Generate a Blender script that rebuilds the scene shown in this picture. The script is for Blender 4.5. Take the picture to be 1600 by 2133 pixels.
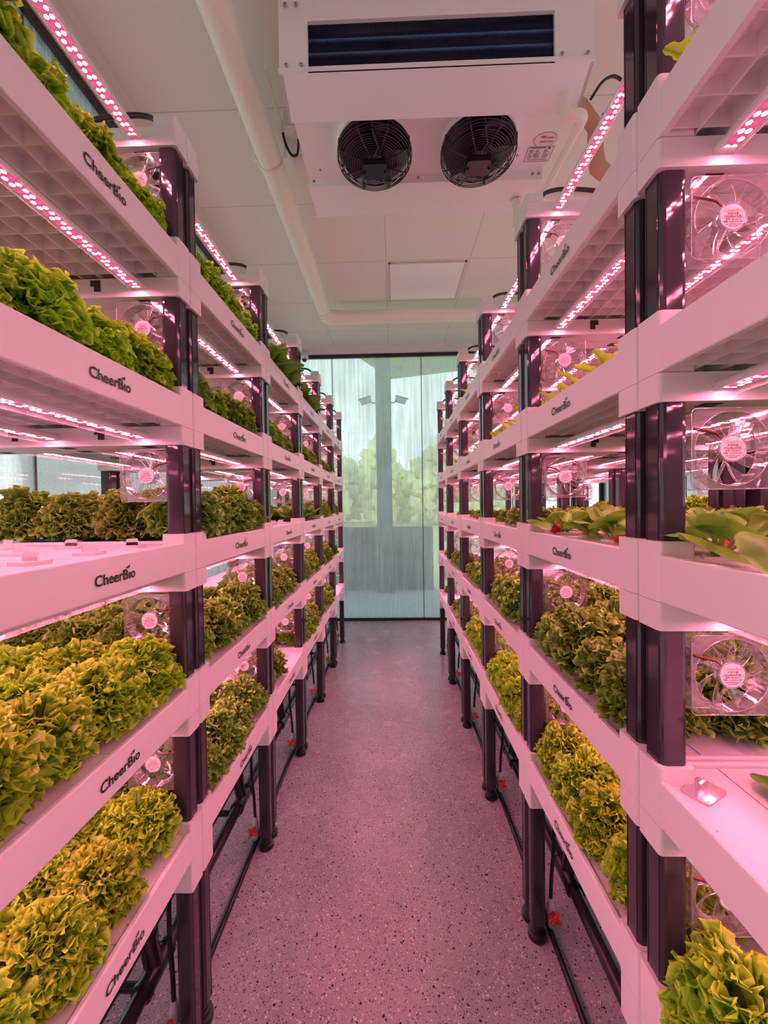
import bpy, math, random
from mathutils import Matrix, Vector, noise
PI = math.pi
random.seed(7)
sc = bpy.context.scene
for o in list(bpy.data.objects):
    bpy.data.objects.remove(o, do_unlink=True)
COL = sc.collection

# ------------------------------------------------------------------ camera
CAM_Z = 1.421
cd = bpy.data.cameras.new('camera'); cam = bpy.data.objects.new('camera', cd); COL.objects.link(cam)
cd.sensor_fit = 'HORIZONTAL'; cd.sensor_width = 36.0; cd.lens = 801.0 / 1600.0 * 36.0
cd.clip_start = 0.02; cd.clip_end = 300
yaw, pitch, roll = -.0242, -.0167, -.0142
c, s = math.cos(yaw), math.sin(yaw); A = Matrix(((c, -s, 0), (s, c, 0), (0, 0, 1)))
c, s = math.cos(pitch), math.sin(pitch); B = Matrix(((1, 0, 0), (0, c, s), (0, -s, c)))
c, s = math.cos(roll), math.sin(roll); C_ = Matrix(((c, 0, s), (0, 1, 0), (-s, 0, c)))
RM = C_ @ B @ A
rt, fw, up = RM[0], RM[1], RM[2]
cam.matrix_world = Matrix(((rt[0], up[0], -fw[0], 0), (rt[1], up[1], -fw[1], 0), (rt[2], up[2], -fw[2], CAM_Z), (0, 0, 0, 1)))
sc.camera = cam

# ------------------------------------------------------------------ world, exposure
SKY_STRENGTH = 2.2
LED_STRENGTH = 180.0
w = bpy.data.worlds.new('world'); sc.world = w; w.use_nodes = True
nt = w.node_tree; bg = nt.nodes['Background']
tc = nt.nodes.new('ShaderNodeTexCoord'); sp = nt.nodes.new('ShaderNodeSeparateXYZ'); cr = nt.nodes.new('ShaderNodeValToRGB')
nt.links.new(tc.outputs['Generated'], sp.inputs[0]); nt.links.new(sp.outputs['Z'], cr.inputs[0])
cr.color_ramp.elements[0].position = 0.0; cr.color_ramp.elements[0].color = (.86, .93, .92, 1)
cr.color_ramp.elements[1].position = 0.7; cr.color_ramp.elements[1].color = (.46, .66, .72, 1)
nt.links.new(cr.outputs[0], bg.inputs['Color']); bg.inputs['Strength'].default_value = SKY_STRENGTH
sc.view_settings.view_transform = 'Standard'; sc.view_settings.look = 'None'
sc.view_settings.gamma = 1.0; sc.view_settings.use_curve_mapping = False
sc.view_settings.exposure = 0.0
cy = sc.cycles
cy.max_bounces = 9; cy.diffuse_bounces = 7; cy.glossy_bounces = 3; cy.transmission_bounces = 4
cy.transparent_max_bounces = 18; cy.caustics_reflective = False; cy.caustics_refractive = False
cy.sample_clamp_indirect = 4.0

# ------------------------------------------------------------------ materials
def mat(name, col, rough=.5, **kw):
    m = bpy.data.materials.new(name); m.use_nodes = True
    p = m.node_tree.nodes['Principled BSDF']
    p.inputs['Base Color'].default_value = (*col, 1); p.inputs['Roughness'].default_value = rough
    for k, v in kw.items(): p.inputs[k.replace('_', ' ')].default_value = v
    return m
def N(m, t, **kw):
    n = m.node_tree.nodes.new(t)
    for k, v in kw.items(): setattr(n, k, v)
    return n
def L(m, a, b): m.node_tree.links.new(a, b)
def math_node(m, op, a, b=None, c=None):
    n = N(m, 'ShaderNodeMath', operation=op)
    for i, v in enumerate((a, b, c)):
        if v is None: continue
        if isinstance(v, (int, float)): n.inputs[i].default_value = v
        else: L(m, v, n.inputs[i])
    return n.outputs[0]
def bump_noise(m, scale, strength, dist=.002):
    t = N(m, 'ShaderNodeTexCoord'); n = N(m, 'ShaderNodeTexNoise'); n.inputs['Scale'].default_value = scale
    b = N(m, 'ShaderNodeBump'); b.inputs['Strength'].default_value = strength; b.inputs['Distance'].default_value = dist
    L(m, t.outputs['Object'], n.inputs['Vector']); L(m, n.outputs[0], b.inputs['Height'])
    L(m, b.outputs[0], m.node_tree.nodes['Principled BSDF'].inputs['Normal'])

M = {}
M['plastic'] = mat('white_plastic', (.89, .86, .86), .38); bump_noise(M['plastic'], 900, .05, .0005)
M['board'] = mat('planting_board', (.86, .83, .83), .28)
M['post'] = mat('dark_post', (.042, .034, .044), .07)
M['black'] = mat('black_plastic', (.012, .011, .012), .32)
M['pipe_black'] = mat('black_pipe', (.022, .016, .019), .22)
M['dark'] = mat('dark_hole', (.02, .015, .017), .7)
M['logo'] = mat('dark_green_print', (.018, .030, .016), .5)
M['logo_gold'] = mat('green_gold_print', (.40, .38, .12), .5)
M['print'] = mat('dark_print', (.06, .03, .05), .6)
M['paper'] = mat('label_paper', (.80, .74, .76), .5)
M['red'] = mat('red_plastic', (.75, .03, .03), .35)
M['white_valve'] = mat('white_valve', (.75, .76, .78), .35)
M['wire_red'] = mat('red_wire', (.35, .01, .02), .4)
M['pvc'] = mat('cream_pvc', (.90, .84, .73), .35)
M['ac_metal'] = mat('painted_metal', (.91, .88, .88), .42); bump_noise(M['ac_metal'], 120, .08, .001)
M['screw'] = mat('screw_metal', (.35, .32, .33), .35, Metallic=.8)
M['coil'] = mat('coil_fin', (.008, .016, .07), .4)
M['coil_tube'] = mat('coil_tube', (.03, .14, .32), .35)
M['brown'] = mat('pipe_insulation', (.50, .30, .20), .7)
M['frame'] = mat('window_frame', (.012, .012, .014), .4)
M['trim'] = mat('ceiling_trim', (.78, .73, .70), .45)
M['panel'] = mat('light_panel', (.93, .90, .88), .35)
M['panel_frame'] = mat('panel_frame', (.62, .57, .55), .4)
M['radish'] = mat('radish_skin', (.72, .02, .05), .25)
M['stem'] = mat('pale_stem', (.45, .55, .20), .5)
M['camera'] = mat('camera_white', (.70, .70, .70), .4)
M['concrete'] = mat('pale_concrete', (.52, .56, .55), .8)
M['garden_wall'] = mat('dark_render_wall', (.035, .040, .040), .85)
M['column'] = mat('steel_column', (.10, .12, .125), .6)
M['canopy'] = mat('canopy_soffit', (.30, .34, .32), .7)
M['cam_grey'] = mat('camera_grey', (.30, .33, .33), .5)
M['field'] = mat('dry_field', (.88, .78, .34), .95)
M['tree'] = mat('hazy_tree', (.92, .88, .52), .95)  # raised pale tone puts the distance haze into the tree colour

def clear_plastic(name, tint, base, edge):
    m = bpy.data.materials.new(name); m.use_nodes = True; t = m.node_tree; t.nodes.clear()
    out = N(m, 'ShaderNodeOutputMaterial'); tr = N(m, 'ShaderNodeBsdfTransparent'); gl = N(m, 'ShaderNodeBsdfGlossy')
    df = N(m, 'ShaderNodeBsdfDiffuse'); df.inputs[0].default_value = (.85, .82, .83, 1)
    tr.inputs[0].default_value = (*tint, 1); gl.inputs['Roughness'].default_value = .08; gl.inputs[0].default_value = (.95, .95, .95, 1)
    lw = N(m, 'ShaderNodeLayerWeight'); lw.inputs['Blend'].default_value = .35
    f = math_node(m, 'MULTIPLY_ADD', lw.outputs['Facing'], edge, base)
    mg = N(m, 'ShaderNodeMixShader'); mg.inputs[0].default_value = .3; L(m, gl.outputs[0], mg.inputs[1]); L(m, df.outputs[0], mg.inputs[2])
    mx = N(m, 'ShaderNodeMixShader'); L(m, f, mx.inputs[0]); L(m, tr.outputs[0], mx.inputs[1]); L(m, mg.outputs[0], mx.inputs[2])
    L(m, mx.outputs[0], out.inputs[0]); return m
M['clear'] = clear_plastic('clear_acrylic', (.97, .95, .96), .10, .55)
M['clear_edge'] = clear_plastic('acrylic_edge', (.95, .92, .93), .45, .35)  # pale, more opaque tone that paints in highlights along the acrylic edges
M['cover'] = clear_plastic('ribbed_lamp_cover', (.98, .97, .97), .03, .30)
def led_material():
    m = bpy.data.materials.new('led_strip'); m.use_nodes = True; t = m.node_tree; t.nodes.clear()
    out = N(m, 'ShaderNodeOutputMaterial'); em = N(m, 'ShaderNodeEmission'); tc = N(m, 'ShaderNodeTexCoord'); sp = N(m, 'ShaderNodeSeparateXYZ')
    L(m, tc.outputs['Object'], sp.inputs[0])
    P = .0125
    q = math_node(m, 'DIVIDE', sp.outputs['Y'], P); fl = math_node(m, 'FLOOR', q); fr = math_node(m, 'SUBTRACT', math_node(m, 'SUBTRACT', q, fl), .5)
    dy = math_node(m, 'MULTIPLY', fr, P); dx = math_node(m, 'SUBTRACT', math_node(m, 'ABSOLUTE', sp.outputs['X']), .0052)
    d = math_node(m, 'SQRT', math_node(m, 'ADD', math_node(m, 'MULTIPLY', dx, dx), math_node(m, 'MULTIPLY', dy, dy)))
    bead = math_node(m, 'LESS_THAN', d, .0039)
    par = math_node(m, 'GREATER_THAN', sp.outputs['X'], 0.0)
    third = math_node(m, 'COMPARE', math_node(m, 'MODULO', math_node(m, 'ADD', math_node(m, 'ABSOLUTE', fl), math_node(m, 'MULTIPLY', par, 2.0)), 4.0), 1.0, .1)
    mc = N(m, 'ShaderNodeMix', data_type='RGBA'); L(m, third, mc.inputs[0])
    mc.inputs[6].default_value = (1.0, .225, .375, 1); mc.inputs[7].default_value = (.030, .0006, .0022, 1)
    mb = N(m, 'ShaderNodeMix', data_type='RGBA'); L(m, bead, mb.inputs[0]); mb.inputs[6].default_value = (.0042, .0006, .0013, 1); L(m, mc.outputs[2], mb.inputs[7])  # board between beads emits weakly, in place of their reflected glow
    L(m, mb.outputs[2], em.inputs[0]); em.inputs[1].default_value = LED_STRENGTH
    L(m, em.outputs[0], out.inputs[0]); return m
M['led'] = led_material()

def leaf_material(name, inner, edge, transl=.35):
    m = bpy.data.materials.new(name); m.use_nodes = True; t = m.node_tree; t.nodes.clear()
    out = N(m, 'ShaderNodeOutputMaterial'); at = N(m, 'ShaderNodeAttribute', attribute_name='edge')
    oi = N(m, 'ShaderNodeObjectInfo'); tc = N(m, 'ShaderNodeTexCoord'); nz = N(m, 'ShaderNodeTexNoise'); nz.inputs['Scale'].default_value = 45
    L(m, tc.outputs['Object'], nz.inputs['Vector'])
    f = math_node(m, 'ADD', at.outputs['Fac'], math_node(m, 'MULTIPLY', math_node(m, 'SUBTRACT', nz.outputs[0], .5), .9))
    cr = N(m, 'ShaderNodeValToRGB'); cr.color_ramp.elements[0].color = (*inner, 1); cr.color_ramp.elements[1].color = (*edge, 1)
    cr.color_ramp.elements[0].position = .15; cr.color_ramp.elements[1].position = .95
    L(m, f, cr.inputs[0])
    hs = N(m, 'ShaderNodeHueSaturation'); L(m, cr.outputs[0], hs.inputs['Color'])
    L(m, math_node(m, 'MULTIPLY_ADD', oi.outputs['Random'], .014, .496), hs.inputs['Hue'])
    L(m, math_node(m, 'MULTIPLY_ADD', oi.outputs['Random'], .35, .82), hs.inputs['Value'])
    df = N(m, 'ShaderNodeBsdfDiffuse'); tl = N(m, 'ShaderNodeBsdfTranslucent'); gl = N(m, 'ShaderNodeBsdfGlossy')
    gl.inputs['Roughness'].default_value = .35
    L(m, hs.outputs[0], df.inputs[0]); L(m, hs.outputs[0], tl.inputs[0])
    m1 = N(m, 'ShaderNodeMixShader'); m1.inputs[0].default_value = transl; L(m, df.outputs[0], m1.inputs[1]); L(m, tl.outputs[0], m1.inputs[2])
    m2 = N(m, 'ShaderNodeMixShader'); m2.inputs[0].default_value = .045; L(m, m1.outputs[0], m2.inputs[1]); L(m, gl.outputs[0], m2.inputs[2])
    L(m, m2.outputs[0], out.inputs[0]); return m
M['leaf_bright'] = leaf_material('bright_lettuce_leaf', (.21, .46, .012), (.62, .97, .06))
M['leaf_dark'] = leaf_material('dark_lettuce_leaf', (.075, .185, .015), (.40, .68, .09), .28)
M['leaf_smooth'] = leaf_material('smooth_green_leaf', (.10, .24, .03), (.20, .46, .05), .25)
M['leaf_radish'] = leaf_material('radish_leaf', (.13, .32, .03), (.30, .62, .06), .3)

def floor_material():
    m = mat('speckled_vinyl', (.42, .40, .42), .30); p = m.node_tree.nodes['Principled BSDF']
    tc = N(m, 'ShaderNodeTexCoord')
    def vor(scale, thr, rthr):
        v = N(m, 'ShaderNodeTexVoronoi'); v.inputs['Scale'].default_value = scale; L(m, tc.outputs['Object'], v.inputs['Vector'])
        sp = N(m, 'ShaderNodeSeparateXYZ'); L(m, v.outputs['Color'], sp.inputs[0])
        return math_node(m, 'MULTIPLY', math_node(m, 'LESS_THAN', v.outputs['Distance'], math_node(m, 'MULTIPLY', sp.outputs['Y'], thr)), math_node(m, 'LESS_THAN', sp.outputs['X'], rthr))
    nz = N(m, 'ShaderNodeTexNoise'); nz.inputs['Scale'].default_value = 2.2; nz.inputs['Detail'].default_value = 6; L(m, tc.outputs['Object'], nz.inputs['Vector'])
    cr = N(m, 'ShaderNodeValToRGB'); cr.color_ramp.elements[0].color = (.37, .355, .37, 1); cr.color_ramp.elements[1].color = (.47, .45, .47, 1)
    cr.color_ramp.elements[0].position = .35; cr.color_ramp.elements[1].position = .65; L(m, nz.outputs[0], cr.inputs[0])
    prev = cr.outputs[0]
    for scl, thr, rt_, colr in ((200, .72, .13, (.80, .77, .74, 1)), (150, .60, .10, (.05, .03, .04, 1)), (330, .8, .16, (.12, .08, .10, 1)), (400, .8, .12, (.66, .62, .62, 1))):
        mx = N(m, 'ShaderNodeMix', data_type='RGBA'); L(m, vor(scl, thr, rt_), mx.inputs[0]); L(m, prev, mx.inputs[6]); mx.inputs[7].default_value = colr; prev = mx.outputs[2]
    L(m, prev, p.inputs['Base Color'])
    n2 = N(m, 'ShaderNodeTexNoise'); n2.inputs['Scale'].default_value = 5; n2.inputs['Detail'].default_value = 5; L(m, tc.outputs['Object'], n2.inputs['Vector'])
    L(m, math_node(m, 'MULTIPLY_ADD', n2.outputs[0], .30, .10), p.inputs['Roughness'])
    return m
M['floor'] = floor_material()

def ceiling_material():
    m = mat('ceiling_tile', (.81, .75, .69), .6); p = m.node_tree.nodes['Principled BSDF']
    tc = N(m, 'ShaderNodeTexCoord'); sp = N(m, 'ShaderNodeSeparateXYZ'); L(m, tc.outputs['Object'], sp.inputs[0])
    def line(out, pitch, off):
        q = math_node(m, 'FRACT', math_node(m, 'DIVIDE', math_node(m, 'SUBTRACT', out, off), pitch))
        return math_node(m, 'LESS_THAN', math_node(m, 'MINIMUM', q, math_node(m, 'SUBTRACT', 1.0, q)), .0028 / pitch)
    ln = math_node(m, 'MAXIMUM', line(sp.outputs['X'], .66, -.03), line(sp.outputs['Y'], .595, 1.879))
    mx = N(m, 'ShaderNodeMix', data_type='RGBA'); L(m, ln, mx.inputs[0]); mx.inputs[6].default_value = (.81, .75, .69, 1); mx.inputs[7].default_value = (.58, .53, .50, 1)
    L(m, mx.outputs[2], p.inputs['Base Color']); return m
M['ceiling'] = ceiling_material()

def glass_material():
    m = bpy.data.materials.new('fogged_glass'); m.use_nodes = True; t = m.node_tree; t.nodes.clear()
    out = N(m, 'ShaderNodeOutputMaterial'); tc = N(m, 'ShaderNodeTexCoord'); sp = N(m, 'ShaderNodeSeparateXYZ'); L(m, tc.outputs['Object'], sp.inputs[0])
    hx = math_node(m, 'ADD', sp.outputs['X'], sp.outputs['Y'])
    def strk(kx, kz, det):
        cb = N(m, 'ShaderNodeCombineXYZ'); L(m, math_node(m, 'MULTIPLY', hx, kx), cb.inputs[0]); L(m, math_node(m, 'MULTIPLY', sp.outputs['Z'], kz), cb.inputs[1])
        n = N(m, 'ShaderNodeTexNoise'); n.inputs['Scale'].default_value = 1.0; n.inputs['Detail'].default_value = det; L(m, cb.outputs[0], n.inputs['Vector']); return n.outputs[0]
    s1 = strk(38, .9, 4); s2 = strk(140, 2.0, 3); bl = strk(1.6, 1.6, 3); dr = strk(160, 130, 1)
    f = math_node(m, 'MULTIPLY_ADD', math_node(m, 'SUBTRACT', s1, .5), .62, .40)
    f = math_node(m, 'MULTIPLY_ADD', math_node(m, 'SUBTRACT', s2, .5), .45, f)
    f = math_node(m, 'MULTIPLY_ADD', math_node(m, 'SUBTRACT', bl, .5), .5, f)
    f = math_node(m, 'MULTIPLY_ADD', math_node(m, 'SUBTRACT', dr, .5), .35, f)
    f = math_node(m, 'MINIMUM', math_node(m, 'MAXIMUM', f, .08), .85)
    tr = N(m, 'ShaderNodeBsdfTransparent'); tr.inputs[0].default_value = (.92, .95, .95, 1)
    df = N(m, 'ShaderNodeBsdfDiffuse'); tl = N(m, 'ShaderNodeBsdfTranslucent'); df.inputs[0].default_value = (.55, .60, .58, 1); tl.inputs[0].default_value = (.74, .80, .80, 1)
    fg = N(m, 'ShaderNodeMixShader'); fg.inputs[0].default_value = .78; L(m, df.outputs[0], fg.inputs[1]); L(m, tl.outputs[0], fg.inputs[2])
    a = N(m, 'ShaderNodeMixShader'); L(m, f, a.inputs[0]); L(m, tr.outputs[0], a.inputs[1]); L(m, fg.outputs[0], a.inputs[2])
    gl = N(m, 'ShaderNodeBsdfGlossy'); gl.inputs['Roughness'].default_value = .02
    fr = N(m, 'ShaderNodeFresnel'); fr.inputs[0].default_value = 1.4
    b = N(m, 'ShaderNodeMixShader'); L(m, math_node(m, 'MULTIPLY', fr.outputs[0], .8), b.inputs[0]); L(m, a.outputs[0], b.inputs[1]); L(m, gl.outputs[0], b.inputs[2])
    L(m, b.outputs[0], out.inputs[0]); return m
M['glass'] = glass_material()

# ------------------------------------------------------------------ mesh builder
class MB:
    def __init__(s): s.v = []; s.f = []; s.mi = []; s.sm = []; s.edge = None
    def add(s, vs, fs, mi=0, smooth=False):
        o = len(s.v); s.v += [tuple(p) for p in vs]
        for f in fs: s.f.append([i + o for i in f]); s.mi.append(mi); s.sm.append(smooth)
    def box(s, x0, x1, y0, y1, z0, z1, mi=0):
        if x0 > x1: x0, x1 = x1, x0
        if y0 > y1: y0, y1 = y1, y0
        vs = [(x, y, z) for x in (x0, x1) for y in (y0, y1) for z in (z0, z1)]
        s.add(vs, [(0, 1, 3, 2), (4, 6, 7, 5), (0, 4, 5, 1), (2, 3, 7, 6), (0, 2, 6, 4), (1, 5, 7, 3)], mi)
    def rprism(s, x0, x1, y0, y1, z0, z1, r, axis='z', n=3, mi=0):
        if x0 > x1: x0, x1 = x1, x0
        if y0 > y1: y0, y1 = y1, y0
        a0, a1, b0, b1, c0, c1 = {'z': (x0, x1, y0, y1, z0, z1), 'y': (z0, z1, x0, x1, y0, y1), 'x': (y0, y1, z0, z1, x0, x1)}[axis]
        r = min(r, (a1 - a0) * .49, (b1 - b0) * .49)
        ring = []
        for ca, cb, st in ((a1 - r, b1 - r, 0), (a0 + r, b1 - r, 1), (a0 + r, b0 + r, 2), (a1 - r, b0 + r, 3)):
            for k in range(n + 1):
                t = (st + k / n) * PI / 2; ring.append((ca + r * math.cos(t), cb + r * math.sin(t)))
        m = len(ring); vs = []
        for cc in (c0, c1):
            for a, b in ring: vs.append({'z': (a, b, cc), 'y': (b, cc, a), 'x': (cc, a, b)}[axis])
        s.add(vs, [(i, (i + 1) % m, m + (i + 1) % m, m + i) for i in range(m)] + [tuple(reversed(range(m))), tuple(range(m, 2 * m))], mi)
    def tube(s, pts, r, n=10, mi=0, cap=True):
        pts = [Vector(p) for p in pts]; rs = r if isinstance(r, (list, tuple)) else [r] * len(pts)
        t0 = (pts[1] - pts[0]).normalized(); u = t0.orthogonal().normalized(); vs = []
        for i, p in enumerate(pts):
            t = (pts[min(i + 1, len(pts) - 1)] - pts[max(i - 1, 0)]).normalized()
            u = (u - t * u.dot(t)).normalized(); v = t.cross(u)
            for k in range(n): vs.append(p + (u * math.cos(2 * PI * k / n) + v * math.sin(2 * PI * k / n)) * rs[i])
        fs = [(i * n + k, i * n + (k + 1) % n, (i + 1) * n + (k + 1) % n, (i + 1) * n + k) for i in range(len(pts) - 1) for k in range(n)]
        s.add(vs, fs, mi, True)
        if cap: s.add([vs[k] for k in range(n)], [tuple(reversed(range(n)))], mi); s.add(vs[-n:], [tuple(range(n))], mi)
    def lathe(s, prof, cx=0, cy=0, cz=0, n=20, axis='z', mi=0, smooth=True, a0=0, a1=2 * PI):
        vs = []; full = abs(a1 - a0 - 2 * PI) < 1e-6; m = n if full else n + 1
        for r, h in prof:
            for k in range(m):
                t = a0 + (a1 - a0) * k / n; a, b = r * math.cos(t), r * math.sin(t)
                vs.append({'z': (cx + a, cy + b, cz + h), 'y': (cx + a, cy + h, cz + b), 'x': (cx + h, cy + a, cz + b)}[axis])
        fs = []
        for i in range(len(prof) - 1):
            for k in range(n):
                k2 = (k + 1) % m; q = (i * m + k, i * m + k2, (i + 1) * m + k2, (i + 1) * m + k); fs.append(q if axis != 'y' else q[::-1])
        s.add(vs, fs, mi, smooth)
    def disc(s, r, cx, cy, cz, n=20, axis='z', mi=0, flip=False):
        vs = []
        for k in range(n):
            t = 2 * PI * k / n; a, b = r * math.cos(t), r * math.sin(t)
            vs.append({'z': (cx + a, cy + b, cz), 'y': (cx + a, cy, cz + b), 'x': (cx, cy + a, cz + b)}[axis])
        f = tuple(range(n)); s.add(vs, [f[::-1] if flip else f], mi)
    def mesh(s, name, mats):
        me = bpy.data.meshes.new(name); me.from_pydata(s.v, [], s.f)
        for m in (mats if isinstance(mats, (list, tuple)) else [mats]): me.materials.append(m)
        me.polygons.foreach_set('material_index', s.mi); me.polygons.foreach_set('use_smooth', s.sm)
        if s.edge is not None:
            at = me.attributes.new('edge', 'FLOAT', 'POINT'); at.data.foreach_set('value', s.edge)
        me.update(); return me
def put(name, me, parent=None, loc=(0, 0, 0), rot=(0, 0, 0), scale=1):
    if isinstance(me, tuple): me = me[0].mesh(name, me[1])
    o = bpy.data.objects.new(name, me); COL.objects.link(o)
    if parent is not None: o.parent = parent
    o.location = loc; o.rotation_euler = rot
    if scale != 1: o.scale = (scale,) * 3
    return o
def part(name, mb, mats, parent=None, label=None, **kw):
    o = put(name, mb.mesh(name, mats), parent, **kw)
    if label: o['label'] = label
    return o
def tag(o, label, cat, group=None):
    o['label'] = label; o['category'] = cat
    if group: o['group'] = group
    return o
def thing(name, label, cat, loc=(0, 0, 0), rot=(0, 0, 0), group=None):
    o = bpy.data.objects.new(name, None); COL.objects.link(o); o.location = loc; o.rotation_euler = rot; o.empty_display_size = .05
    return tag(o, label, cat, group)
def struct(name, mb, mats):
    o = part(name, mb, mats); o['kind'] = 'structure'; return o
KIDS = {}
def kids(o):
    return KIDS.setdefault(o.name, list(o.children))
def dup(root, loc, rot=(0, 0, 0), scale=1, label=None, group=None):
    r = root.copy(); COL.objects.link(r); r.location = loc; r.rotation_euler = rot; r.scale = (scale,) * 3
    if label: r['label'] = label
    if group: r['group'] = group
    for ch in kids(root):
        c_ = ch.copy(); COL.objects.link(c_); c_.parent = r
        for g in kids(ch):
            d = g.copy(); COL.objects.link(d); d.parent = c_
    return r
def drop(root):
    for ch in kids(root):
        for g in kids(ch): bpy.data.objects.remove(g)
        bpy.data.objects.remove(ch)
    bpy.data.objects.remove(root)
def text_mesh(body, size, bold=0.0, align='CENTER'):
    cu = bpy.data.curves.new('txt', 'FONT'); cu.body = body; cu.size = size; cu.align_x = align; cu.align_y = 'BOTTOM_BASELINE'
    cu.offset = bold; cu.resolution_u = 3; cu.extrude = 0
    o = bpy.data.objects.new('txt', cu); COL.objects.link(o)
    dg = bpy.context.evaluated_depsgraph_get(); me = bpy.data.meshes.new_from_object(o.evaluated_get(dg))
    vs = [v.co.copy() for v in me.vertices]; fs = [list(p.vertices) for p in me.polygons]
    bpy.data.objects.remove(o); bpy.data.curves.remove(cu); bpy.data.meshes.remove(me)
    return vs, fs
def frnd(a, b): return random.uniform(a, b)
def smooth(pts, n=5):
    P = [Vector(p) for p in pts]; P = [P[0] * 2 - P[1]] + P + [P[-1] * 2 - P[-2]]; out = []
    for i in range(1, len(P) - 2):
        for k in range(n):
            t = k / n; out.append(.5 * (2 * P[i] + (P[i + 1] - P[i - 1]) * t + (2 * P[i - 1] - 5 * P[i] + 4 * P[i + 1] - P[i + 2]) * t * t + (3 * P[i] - P[i - 1] - 3 * P[i + 1] + P[i + 2]) * t ** 3))
    return out + [P[-2]]

# ------------------------------------------------------------------ dimensions
XL, XR = .521, .424
LEN, DEP = .60, .69
YL, YR = 1.0027, .6804                    # far boundary of the nearest left / right rack
PITCH = .3669
CZ = [1.357 - PITCH * (k - 3) for k in range(6)]        # collar top of each tier
LZ = [CZ[k] - (.178 if k == 5 else .144) for k in range(6)]   # bottom of each rail block
CEIL = 3.35; WIN_Y = 4.74; WALL_L = -1.33; WALL_R = 2.55; BACK_Y = -1.6

# ------------------------------------------------------------------ the room
b = MB(); b.box(WALL_L - .1, WALL_R + .1, BACK_Y - .1, WIN_Y + .06, -.1, 0); struct('floor', b, M['floor'])
b = MB(); b.box(WALL_L - .1, WALL_R + .1, BACK_Y - .1, WIN_Y + .1, CEIL, CEIL + .1); struct('ceiling', b, M['ceiling'])
b = MB(); b.box(WALL_L - .1, WALL_R + .1, BACK_Y - .1, BACK_Y, 0, CEIL); struct('wall_back', b, M['trim'])
def window(name, x0, x1, y0, y1, panes):
    """floor-to-ceiling fogged glazing in a thin black frame"""
    root = bpy.data.objects.new(name, None); COL.objects.link(root); root['kind'] = 'structure'; root['label'] = 'floor to ceiling fogged window wall'
    f = MB(); g = MB(); alongx = abs(x1 - x0) > abs(y1 - y0); T = .02
    def bar(a0, a1, z0, z1, t=T):
        if alongx: f.box(a0, a1, y0 - t, y0 + t, z0, z1)
        else: f.box(x0 - t, x0 + t, a0, a1, z0, z1)
    a0, a1 = (x0, x1) if alongx else (y0, y1)
    bar(a0, a1, 0.0, .03); bar(a0, a1, 3.235, 3.275)
    bar(a0, a0 + .04, .03, 3.235); bar(a1 - .04, a1, .03, 3.235)
    for i in range(len(panes) - 1):
        p0, p1 = panes[i] + .002, panes[i + 1] - .002
        if alongx: g.box(p0, p1, y0 - .004, y0 + .004, .03, 3.235)
        else: g.box(x0 - .004, x0 + .004, p0, p1, .03, 3.235)
        q = MB()
        if alongx: q.box(p1 - .002, p1 + .006, y0 - .005, y0 + .005, .03, 3.235)
        else: q.box(x0 - .005, x0 + .005, p1 - .002, p1 + .006, .03, 3.235)
        part('joint_seal', q, M['column'], root)
    part('window_frame', f, M['frame'], root); part('pane', g, M['glass'], root)
window('window_1', WALL_L, WALL_R, WIN_Y, WIN_Y, [WALL_L + .04, -.73, .363, 1.46, WALL_R - .04])
window('window_2', WALL_L, WALL_L, BACK_Y, WIN_Y, [BACK_Y + .04, -.8, .3, 1.4, 2.5, 3.6, WIN_Y - .04])
window('window_3', WALL_R, WALL_R, BACK_Y, WIN_Y, [BACK_Y + .04, -.5, .6, 1.7, 2.8, 3.9, WIN_Y - .04])
b = MB(); b.box(WALL_L, WALL_R, WIN_Y - .05, WIN_Y + .06, 3.275, CEIL); b.box(WALL_L, WALL_R, WIN_Y - .075, WIN_Y - .05, 3.315, CEIL); b.box(WALL_L, WALL_R, WIN_Y - .10, WIN_Y - .075, 3.338, CEIL)
struct('trim_1', b, M['trim'])
for i, (xw, sg) in enumerate(((WALL_L, 1), (WALL_R, -1))):
    b = MB(); b.box(xw - sg * .06, xw + sg * .05, BACK_Y, WIN_Y - .1, 3.275, CEIL); b.box(xw + sg * .05, xw + sg * .09, BACK_Y, WIN_Y - .1, 3.315, CEIL); b.box(xw + sg * .09, xw + sg * .125, BACK_Y, WIN_Y - .1, 3.335, CEIL)
    struct('trim_%d' % (i + 2), b, M['trim'])

# ------------------------------------------------------------------ outside
b = MB(); b.box(-40, 40, WIN_Y + .06, 6.45, -.12, -.005); struct('ground', b, M['concrete'])
b = MB(); b.box(-60, 60, 6.7, 120, -.14, -.02); o = struct('ground_field', b, M['field'])
b = MB(); b.box(-7, .66, 6.45, 6.70, -.12, 1.055); tag(part('garden_wall', b, M['garden_wall']), 'low dark rendered wall outside beyond the far window', 'wall')
b = MB(); b.rprism(-.265, -.012, 6.22, 6.44, -.005, 4.30, .02); tag(part('column', b, M['column']), 'grey square column standing outside the far window', 'column')
b = MB()
for poly in (((-.59, 4.85), (4.5, 4.85), (4.5, 5.36), (.43, 5.42), (-.31, 5.42)), ((-.31, 5.42), (-.06, 5.42), (-.06, 5.66), (-.20, 5.66)), ((.17, 5.42), (.43, 5.42), (.43, 5.62), (.17, 5.66)), ((-.20, 5.66), (.17, 5.66), (.43, 5.60), (4.5, 5.46), (4.5, 5.62), (1.2, 5.70), (-.01, 6.06))):
    n = len(poly); b.add([(x, y, z) for z in (4.30, 4.46) for x, y in [(px * 1.4545, py * 1.4545) for px, py in poly]], [tuple(reversed(range(n))), tuple(range(n, 2 * n))] + [(i, (i + 1) % n, n + (i + 1) % n, n + i) for i in range(n)])
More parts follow.
